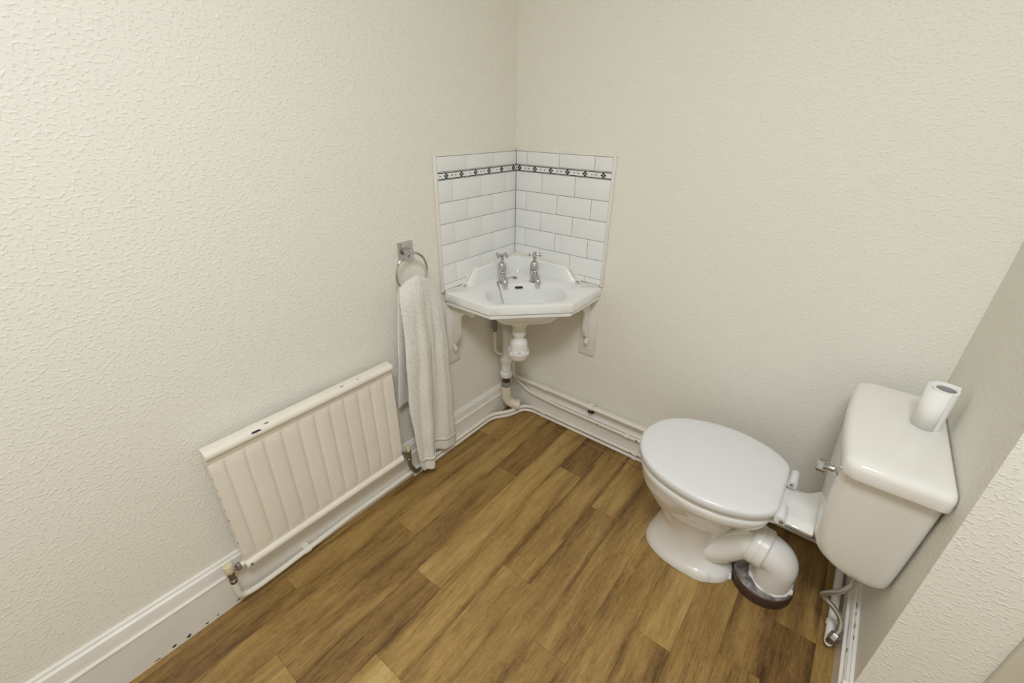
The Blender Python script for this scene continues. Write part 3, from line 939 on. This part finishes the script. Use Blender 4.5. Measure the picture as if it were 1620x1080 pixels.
# back sheet continues from the ridge down behind
NB = 30
for i in range(NU+1):
    u = i/NU
    top_v = grid[i][0]
    prev = None
    colb = []
    for j in range(1, NB+1):
        t = j/NB
        zt = top_v.co.z
        z = zt - (zt-(.372-.02*u))*t
        yl, yr = lerp_tab(YBt, z), lerp_tab(YRt, z)-.03
        y = yl+(yr-yl)*u
        g = max(0, 1-t/.12)**2
        y = y*(1-g)+top_v.co.y*g
        ov = min(1, t/.06)
        x = top_v.co.x*(1-ov)+(.034+.006*math.sin(u*11+t*2))*ov
        x -= 0
        colb.append(bm.verts.new((x, y, z+.012*math.sin(PI*min(1, t/.06))*(1 if t < .06 else 0))))
    grid[i] = colb[::-1]+grid[i]
for i in range(NU):
    for j in range(len(grid[0])-1):
        bm.faces.new((grid[i][j], grid[i+1][j], grid[i+1][j+1], grid[i][j+1]))
grid_co = [[v.co.copy() for v in row] for row in grid]
tw = obj('cloth', bm, M_TOWEL, towel, smooth=180)
md = tw.modifiers.new('thickness', 'SOLIDIFY')
md.thickness = .007
md.offset = 0
md2 = tw.modifiers.new('smooth', 'SUBSURF')
md2.levels = 1
md2.render_levels = 1
# woven band near each hem, standing a little proud of the pile
def band(u0, u1, h0, h1):
    b = bmesh.new(); strip = []
    i0, i1 = int(u0*NU), int(u1*NU)
    for i in range(i0, i1+1):
        u = i/NU
        colv = grid_co[i]
        fr = colv[NB:]
        zb = zbot(u); L = fr[0].z-zb
        def at(h):
            t = 1-h/L
            k = t*NV; a = int(k); f = k-a
            a = min(a, NV-1)
            return fr[a].lerp(fr[a+1], f)
        def nrm(k):
            a = grid_co[min(i+1, NU)][NB+k]; c = grid_co[max(i-1, 0)][NB+k]
            d = (a-c); n = Vector((d.y and -d.y or -1e-4, d.x, 0)); n.normalize()
            return n if n.x > 0 else -n
        n = nrm(NV-6)
        strip.append([b.verts.new(at(h0)+n*.0062), b.verts.new(at((h0+h1)/2)+n*.0075), b.verts.new(at(h1)+n*.0062)])
    for A, B in zip(strip, strip[1:]):
        for k in range(2):
            b.faces.new((A[k], B[k], B[k+1], A[k+1]))
    o = obj('hem_band', b, M_HEM, towel, smooth=180)
    m_ = o.modifiers.new('thickness', 'SOLIDIFY'); m_.thickness = .0015
band(.02, .50, .052, .066)
band(.66, .98, .050, .062)

# ---------------------------------------------------------------- toilet
AY = -.345
toilet = thing('toilet', 'white ceramic toilet pan with closed white lid, bolted to the floor by the back wall', 'toilet', (1.05, AY, 0))
LID = [(.822, 0), (.829, .045), (.848, .093), (.885, .136), (.945, .170), (1.03, .190), (1.11, .186), (1.175, .162), (1.212, .136), (1.232, .112), (1.238, .085), (1.239, .04)]
lid_poly = catmull_closed([(x, y, 0) for x, y in LID] + [(1.239, 0, 0)] + [(x, -y, 0) for x, y in LID[:0:-1]], 5)
NA = 96
A_ = [2*PI*k/NA for k in range(NA)]
LC = (1.05, 0)
lr = polar([(p.x, p.y) for p in lid_poly], LC, A_)
def lring(d, z, k=1.):
    return [(LC[0]+(r*k-d)*math.cos(a), AY+(r*k-d)*math.sin(a), z) for r, a in zip(lr, A_)]
# lid: slightly domed, soft edge
bm = bmesh.new()
loft(bm, [lring(.030, .397), lring(.006, .3965), lring(.001, .3985), lring(0, .400), lring(0, .411), lring(.001, .417), lring(.0045, .4205), lring(.011, .4225), lring(.03, .4236), lring(0, .4252, .6), lring(0, .4262, .25)])
obj('lid', bm, M_LID, toilet, smooth=50)
bm = bmesh.new()
loft(bm, [lring(.014, .381), lring(.009, .383), lring(.009, .3895), lring(.013, .3915), lring(.035, .3925)])
obj('seat', bm, M_LID, toilet, smooth=50)
def egg(xf, xb, xw, hw, nf, nb, N=160):
    out = []
    for k in range(N):
        th = 2*PI*k/N
        c, s = math.cos(th), math.sin(th)
        n = nb if c >= 0 else nf
        a = (xb-xw) if c >= 0 else (xw-xf)
        out.append((xw+a*math.copysign(abs(c)**(2/n), c), hw*math.copysign(abs(s)**(2/n), s)))
    return out
def ering(z, xf, xb, xw, hw, nf=2.1, nb=2.2, cx_=1.03):
    rr_ = polar(egg(xf, xb, xw, hw, nf, nb), (cx_, 0), A_)
    return [(cx_+r*math.cos(a), AY+r*math.sin(a), z) for r, a in zip(rr_, A_)]
bm = bmesh.new()
rg = [lring(.03, .3805), lring(.013, .3805), lring(.009, .377), lring(.009, .365), lring(.012, .352), lring(.0175, .338)]
rg += [ering(.322, .842, 1.222, 1.025, .163, 2.1, 2.2), ering(.300, .850, 1.205, 1.015, .153, 2.1, 2.0), ering(.270, .866, 1.184, 1.01, .136, 2.1, 1.95), ering(.240, .886, 1.168, 1.005, .119, 2.1, 1.95), ering(.210, .912, 1.152, 1.01, .106, 2.1, 2.0), ering(.180, .930, 1.138, 1.02, .095, 2.1, 2.1),
       ering(.155, .934, 1.130, 1.03, .088), ering(.130, .929, 1.127, 1.03, .083), ering(.105, .922, 1.127, 1.03, .080), ering(.080, .914, 1.132, 1.035, .079), ering(.055, .906, 1.146, 1.04, .081), ering(.038, .901, 1.166, 1.045, .086), ering(.028, .899, 1.180, 1.05, .090),
       ering(.018, .897, 1.187, 1.05, .093), ering(.004, .8955, 1.189, 1.05, .0945), ering(.0, .8965, 1.188, 1.05, .0935)]
loft(bm, rg)
pan = obj('pan', bm, M_CERAMIC, toilet, smooth=80)
# foot boss with fixing screw on the near side
bm = bmesh.new()
FB = Vector((1.083, AY-.0635, 0))
ell = []
for z, k in ((.002, .98), (.015, 1.0), (.026, .95), (.035, .82), (.040, .58), (.0415, .2)):
    ell.append([(FB.x+.060*k*math.cos(a), FB.y+.031*k*math.sin(a)+.0, z) for a in A_[::2]])
loft(bm, ell)
obj('foot_boss', bm, M_CERAMIC, toilet, smooth=70)
obj('fixing_screw', lathem([(0, 0), (.0075, 0), (.007, .003), (.003, .0045), (.0028, .0025), (0, .0025)], (1.076, AY-.060, .0408), n=14, cap0=False, cap1=False), M_GREY, toilet, smooth=40)
# outlet horn
HP = smooth_path([(1.055, AY-.004, .082), (1.092, AY-.008, .090), (1.130, AY-.008, .113), (1.163, AY-.005, .150), (1.192, AY-.003, .178), (1.228, AY-.004, .180)], 6)
bm = bmesh.new()
tube(bm, HP, [.050+.006*min(1, i/9) for i in range(len(HP))], 30)
obj('outlet_horn', bm, M_CERAMIC, toilet, smooth=60)
bm = bmesh.new()
tube(bm, smooth_path([(1.110, AY-.032, .149), (1.135, AY-.030, .177), (1.160, AY-.027, .204), (1.195, AY-.020, .240)], 5), .0125, 14)
obj('horn_ridge', bm, M_CERAMIC, toilet, smooth=60)
bm = bmesh.new()
dd = Vector((-1, -1.2, .35)).normalized()
lathe(bm, [(0, .0075), (.0072, .0075), (.0068, .009), (0, .009)], (1.1115, AY-.0325, .1505), dd, 12, False, False)
obj('ridge_hole', bm, M_GREY, toilet, smooth=30)
# hinge rail, hinge blocks and pins behind the lid
for sy in (-1, 1):
    hb = obj('hinge', lathem([(0, -.03), (.0125, -.03), (.0135, -.027), (.0135, .027), (.0125, .03), (0, .03)], (1.252-.006*(sy < 0), AY+sy*.082, .398), (0, 1, 0), 18, False, False), M_LID, toilet, smooth=40)
    obj('hinge_foot', boxm(1.238, 1.262, AY+sy*.082-.022, AY+sy*.082+.022, .378, .399, bev=.003), M_LID, hb, smooth=40)
    obj('hinge_pin', lathem([(0, 0), (.0055, 0), (.0055, .003), (0, .0045)], (1.252, AY+sy*.082-.031, .398), (0, -1, 0), 12, False, False), M_CHROME, hb, smooth=30)
# ceramic shelf bridging pan and cistern, waisted and curled at its edges
bm = bmesh.new()
rg = []
for k in range(13):
    q = k/12
    x = 1.205+(1.326-1.205)*q
    waist = math.sin(PI*q)
    yn = AY-.112+.020*waist+.026*q; yf = AY+.090-.020*waist+.020*q**3
    zc = .382-.001*waist+.012*max(0, q-.75)**2*16*.5
    sec = []
    M_ = 12
    for j in range(M_+1):
        s = j/M_
        y = yn+(yf-yn)*s
        e = min(s, 1-s)*(yf-yn)
        drop = .012*max(0, 1-e/.014)**2
        sec.append((x, y, zc-drop-.003*math.sin(PI*s)))
    for j in range(M_, -1, -1):
        s = j/M_
        y = yn+.006+(yf-yn-.012)*s
        sec.append((x, y, zc-.024))
    rg.append(sec)
loft(bm, rg)
obj('shelf', bm, M_CERAMIC, toilet, smooth=50)

# ---------------------------------------------------------------- soil bend and floor collar
bend = thing('soil_pipe_bend', 'white plastic soil pipe bend between the pan outlet and the floor collar', 'pipe', (1.285, -.325, .04))
BP = fillet_path([(1.208, AY-.002, .183), (1.291, AY-.002, .170), (1.289, -.328, .020)], .058, 14)
obj('bend_pipe', tube(bmesh.new(), BP, .054, 32), M_UPVC, bend, smooth=60)
d0 = Vector((.985, -.06, -.12)).normalized()
b0 = Vector((1.206, AY-.002, .184))
obj('rubber_sleeve', lathem([(.050, 0), (.0605, 0), (.0625, .003), (.0625, .021), (.0605, .0235), (.0605, .0265), (.062, .028), (.062, .044), (.0575, .049), (.053, .05)], b0, d0, 40, True, True), M_UPVC, bend, smooth=35)
gl = obj('glue_stain', bmesh.new(), M_YELLOW, bend)
bm = bmesh.new()
cpt = Vector((1.289, -.331, .135))
pts = []
for dz, a0, a1 in ((.010, -2.05, -1.85), (.007, -2.05, -1.72), (.003, -1.98, -1.60), (-.003, -1.85, -1.5)):
    pts.append((dz, a0, a1))
rows_ = []
for dz, a0, a1 in pts:
    rows_.append([bm.verts.new((cpt.x+.0546*math.cos(a0+(a1-a0)*k/6), cpt.y+.0546*math.sin(a0+(a1-a0)*k/6), cpt.z+dz)) for k in range(7)])
for A, B in zip(rows_, rows_[1:]):
    for k in range(6):
        bm.faces.new((A[k], A[k+1], B[k+1], B[k]))
bm.to_mesh(gl.data); bm.free()
tag(gl, 'yellow glue smear')
bm = bmesh.new()
tube(bm, [(1.221, AY+.014, .262), (1.222, AY-.004, .2525), (1.221, AY-.024, .243)], .0045, 8)
obj('cream_strap', bm, M_CAP, bend, smooth=60)
# sealant worm round the foot of the bend
rnd = random.Random(4)
pts = []
for k in range(40):
    a = 2*PI*k/40
    r = .0565+rnd.uniform(-.002, .003)
    pts.append((1.289+r*math.cos(a), -.325+r*math.sin(a), .0515+rnd.uniform(-.002, .003)))
obj('white_sealant', tube(bmesh.new(), pts+[pts[0]], [.0065+rnd.uniform(-.002, .0025) for _ in range(41)], 8, closed=True), M_PAPER, bend, smooth=80)
tag(bpy.data.objects[bend.children[-1].name], 'lumpy white sealant ring')
collar = thing('floor_collar', 'dark brown round collar with grey mottled top round the soil pipe on the floor', 'collar', (1.272, -.315, 0))
CC = Vector((1.270, -.314, 0))
def crin(r, z, j=0.):
    rn = random.Random(int(z*1000)+3)
    return [(CC.x+(r+rn.uniform(-j, j))*math.cos(2*PI*k/48), CC.y+(r+rn.uniform(-j, j))*math.sin(2*PI*k/48), z) for k in range(48)]
bm = bmesh.new()
loft(bm, [crin(.0885, 0), crin(.0895, .004), crin(.0885, .036), crin(.086, .0385)], True, True)
obj('collar_wall', bm, M_COLLAR_SIDE, collar, smooth=50)
bm = bmesh.new()
loft(bm, [crin(.0862, .036), crin(.0868, .041, .0008), crin(.082, .045, .0012), crin(.072, .046, .001), crin(.058, .048, .001), crin(.050, .0485)], True, True)
obj('collar_top', bm, M_COLLAR, collar, smooth=70)
# stray dab of sealant between foot and collar
bm = bmesh.new()
tube(bm, smooth_path([(1.176, -.372, .004), (1.182, -.372, .012), (1.188, -.366, .006), (1.184, -.360, .022)], 4), .004, 8)
obj('sealant_dab', bm, M_PAPER, bend, smooth=80)

# ---------------------------------------------------------------- cistern
cis = thing('cistern', 'ivory low-level cistern with bowed lid and chrome lever against the right wall', 'cistern', (1.41, -.30, .31))
def rrect(x0, x1, y0, y1, r, z, bow=0., N=8):
    pts = []
    r = min(r, (x1-x0)*.6)
    for cx_, cy_, a, q in ((x1-r*.55, y1-r*.55, 0, r*.55), (x0+r, y1-r, PI/2, r), (x0+r, y0+r, PI, r), (x1-r*.55, y0+r*.55, 1.5*PI, r*.55)):
        for k in range(N+1):
            t = a+PI/2*k/N
            pts.append([cx_+q*math.cos(t), cy_+q*math.sin(t), z])
    # extra samples along the front so that it can bow
    out = []
    for i, p in enumerate(pts):
        out.append(p)
        nx = pts[(i+1) % len(pts)]
        if abs(p[0]-x0) < .004 and abs(nx[0]-x0) < .004 and abs(nx[1]-p[1]) > .1:
            for k in range(1, 12):
                out.append([x0, p[1]+(nx[1]-p[1])*k/12, z])
    ym, hy = (y0+y1)/2, (y1-y0)/2
    for p in out:
        wgt = max(0, 1-((p[1]-ym)/hy)**2)*max(0, min(1, (x1-p[0])/(x1-x0)))
        p[0] -= bow*wgt
    return out
XB = WR-.0045
rg = []
for z, xf, yn, yf, r in ((.303, 1.442, -.420, -.172, .015), (.3045, 1.430, -.430, -.162, .024), (.309, 1.414, -.440, -.153, .03), (.318, 1.390, -.448, -.145, .034), (.331, 1.366, -.453, -.139, .036), (.348, 1.346, -.456, -.136, .036),
                         (.368, 1.334, -.459, -.133, .034), (.395, 1.327, -.463, -.130, .032), (.45, 1.323, -.469, -.124, .03), (.52, 1.320, -.477, -.117, .03), (.60, 1.317, -.487, -.108, .03), (.652, 1.316, -.493, -.102, .03)):
    xb = XB - max(0, .040-(z-.303)*1.6)*max(0, 1-(z-.303)/.05)
    rg.append(rrect(xf, xb, yn, yf, r, z, .004))
bm = bmesh.new()
loft(bm, rg)
obj('tank', bm, M_TANK, cis, smooth=50)
rg = []
for z, d in ((.6425, .006), (.6425, .001), (.645, 0), (.668, -.0005), (.676, .0015), (.6815, .006), (.685, .012), (.6868, .022), (.688, .05)):
    rg.append(rrect(1.315+d, WR-.002-d*.4, -.514+d, -.077-d, .030, z, .0115))
bm = bmesh.new()
loft(bm, rg)
obj('tank_lid', bm, M_TANK, cis, smooth=50)
lv = obj('lever', lathem([(0, 0), (.017, 0), (.0175, .004), (.014, .009), (.0085, .013), (.0075, .030), (.009, .033), (0, .034)], (1.3205, -.447, .606), (-1, 0, 0), 22, False, False), M_CHROME, cis, smooth=35)
bm = bmesh.new()
prism(bm, [(1.294, -.458, .600), (1.294, -.436, .602), (1.294, -.424, .608), (1.294, -.421, .603), (1.294, -.43, .592), (1.294, -.458, .591)], (-.020, 0, .0))
bmesh.ops.bevel(bm, geom=bm.edges[:], offset=.002, segments=2, affect='EDGES')
obj('lever_handle', bm, M_CHROME, lv, smooth=40)

# ---------------------------------------------------------------- filling hose and inlet pipe
hose = thing('flexible_hose', 'braided steel filling hose curling under the cistern to the inlet pipe', 'hose', (1.45, -.40, .06))
IN = Vector((1.455, -.375, .306))
hp = smooth_path([IN+Vector((0, 0, -.022)), (1.452, -.383, .245), (1.440, -.392, .212), (1.418, -.392, .182), (1.406, -.386, .158), (1.414, -.380, .142), (1.440, -.386, .130), (1.463, -.398, .112), (1.468, -.412, .092), (1.464, -.424, .076)], 8)
obj('braided_sleeve', tube(bmesh.new(), hp, .0072, 14), M_STEEL, hose, smooth=60)
obj('tank_connector', lathem([(0, .008), (.016, .008), (.016, -.006), (.0105, -.008), (.0105, -.030), (0, -.030)], IN, (0, 0, 1), 10, False, False), M_NICKEL, hose, smooth=25)
obj('crimp_ferrule', tube(bmesh.new(), hp[3:10], .0082, 14), M_CHROME, hose, smooth=40)
n_ = len(hp)
dn_ = (hp[-1]-hp[-5]).normalized()
obj('swivel_nut', lathem([(0, -.022), (.0085, -.022), (.0085, -.006), (.0135, -.004), (.0145, 0), (.0145, .014), (.012, .017), (0, .017)], hp[-1], dn_, 8, False, False), M_NICKEL, hose, smooth=25)
inlet = thing('inlet_pipe', 'short white pipe end with a clip along the right skirting', 'pipe', (1.462, -.30, .03))
obj('pipe_run', tube(bmesh.new(), [(1.466, -.012, .032), (1.4625, -.25, .032), (1.459, -.418, .032), (1.4588, -.425, .032), (1.4586, -.430, .032)], [.0115, .0115, .0115, .009, .004], 18), M_UPVC, inlet, smooth=50)
clip(inlet, (1.4605, -.352, .032), (0, 1, 0), .0115, (1, 0, 0), .010)
obj('branch_socket', lathem([(0, 0), (.0095, 0), (.0095, .034), (0, .034)], (1.4588, -.4195, .034), (hp[-1]-Vector((1.4588, -.4195, .034))), 14, False, False), M_NICKEL, inlet, smooth=30)

# ---------------------------------------------------------------- toilet roll on the cistern
ROL = Vector((1.4565, -.252, .6885))
roll = thing('toilet_roll', 'nearly finished white toilet roll with a loose sheet standing on the cistern lid', 'toilet roll', ROL)
bm = bmesh.new()
lathe(bm, [(.0185, .0), (.0241, .0), (.0243, .002), (.0243, .103), (.0238, .105), (.0192, .105), (.0185, .103), (.0185, .0)], ROL, n=40, cap0=False, cap1=False)
obj('paper_layers', bm, M_PAPER, roll, smooth=40)
bm = bmesh.new()
lathe(bm, [(.0184, .001), (.0184, .1025), (.0178, .1025), (.0178, .001), (.0184, .001)], ROL, n=40, cap0=False, cap1=False)
obj('card_core', bm, M_CARD, roll, smooth=40)
# loose outer sheet: spiral that leaves the roll on the near side and stands away at the back
bm = bmesh.new()
sp_ = []
for k in range(45):
    t = k/44
    a = -1.15-(t*4.35)
    r = .0246+.0165*t**.9
    sp_.append((math.cos(a)*r, math.sin(a)*r))
lo_ = [bm.verts.new((ROL.x+x, ROL.y+y, ROL.z+.0003)) for x, y in sp_]
hi_ = [bm.verts.new((ROL.x+x*1.0, ROL.y+y*1.0, ROL.z+.1035)) for x, y in sp_]
for k in range(44):
    bm.faces.new((lo_[k], lo_[k+1], hi_[k+1], hi_[k]))
ls = obj('loose_sheet', bm, M_PAPER, roll, smooth=60)
m_ = ls.modifiers.new('thickness', 'SOLIDIFY'); m_.thickness = .0006

# ---------------------------------------------------------------- ceiling lamp (above and behind the camera)
lamp = thing('ceiling_light', 'round opal ceiling light above the middle of the room', 'ceiling light', (LAMP_X, LAMP_Y, H))
obj('lamp_base', lathem([(0, 0), (.30, 0), (.30, -.02), (0, -.02)], (LAMP_X, LAMP_Y, H), n=40, cap0=False, cap1=False), M_CEIL, lamp, smooth=30)
obj('diffuser', lathem([(0, -.02), (.285, -.02), (.287, -.035), (.28, -.05), (.25, -.062), (.15, -.070), (0, -.073)], (LAMP_X, LAMP_Y, H), n=40, cap0=False, cap1=False), M_LAMP, lamp, smooth=60)
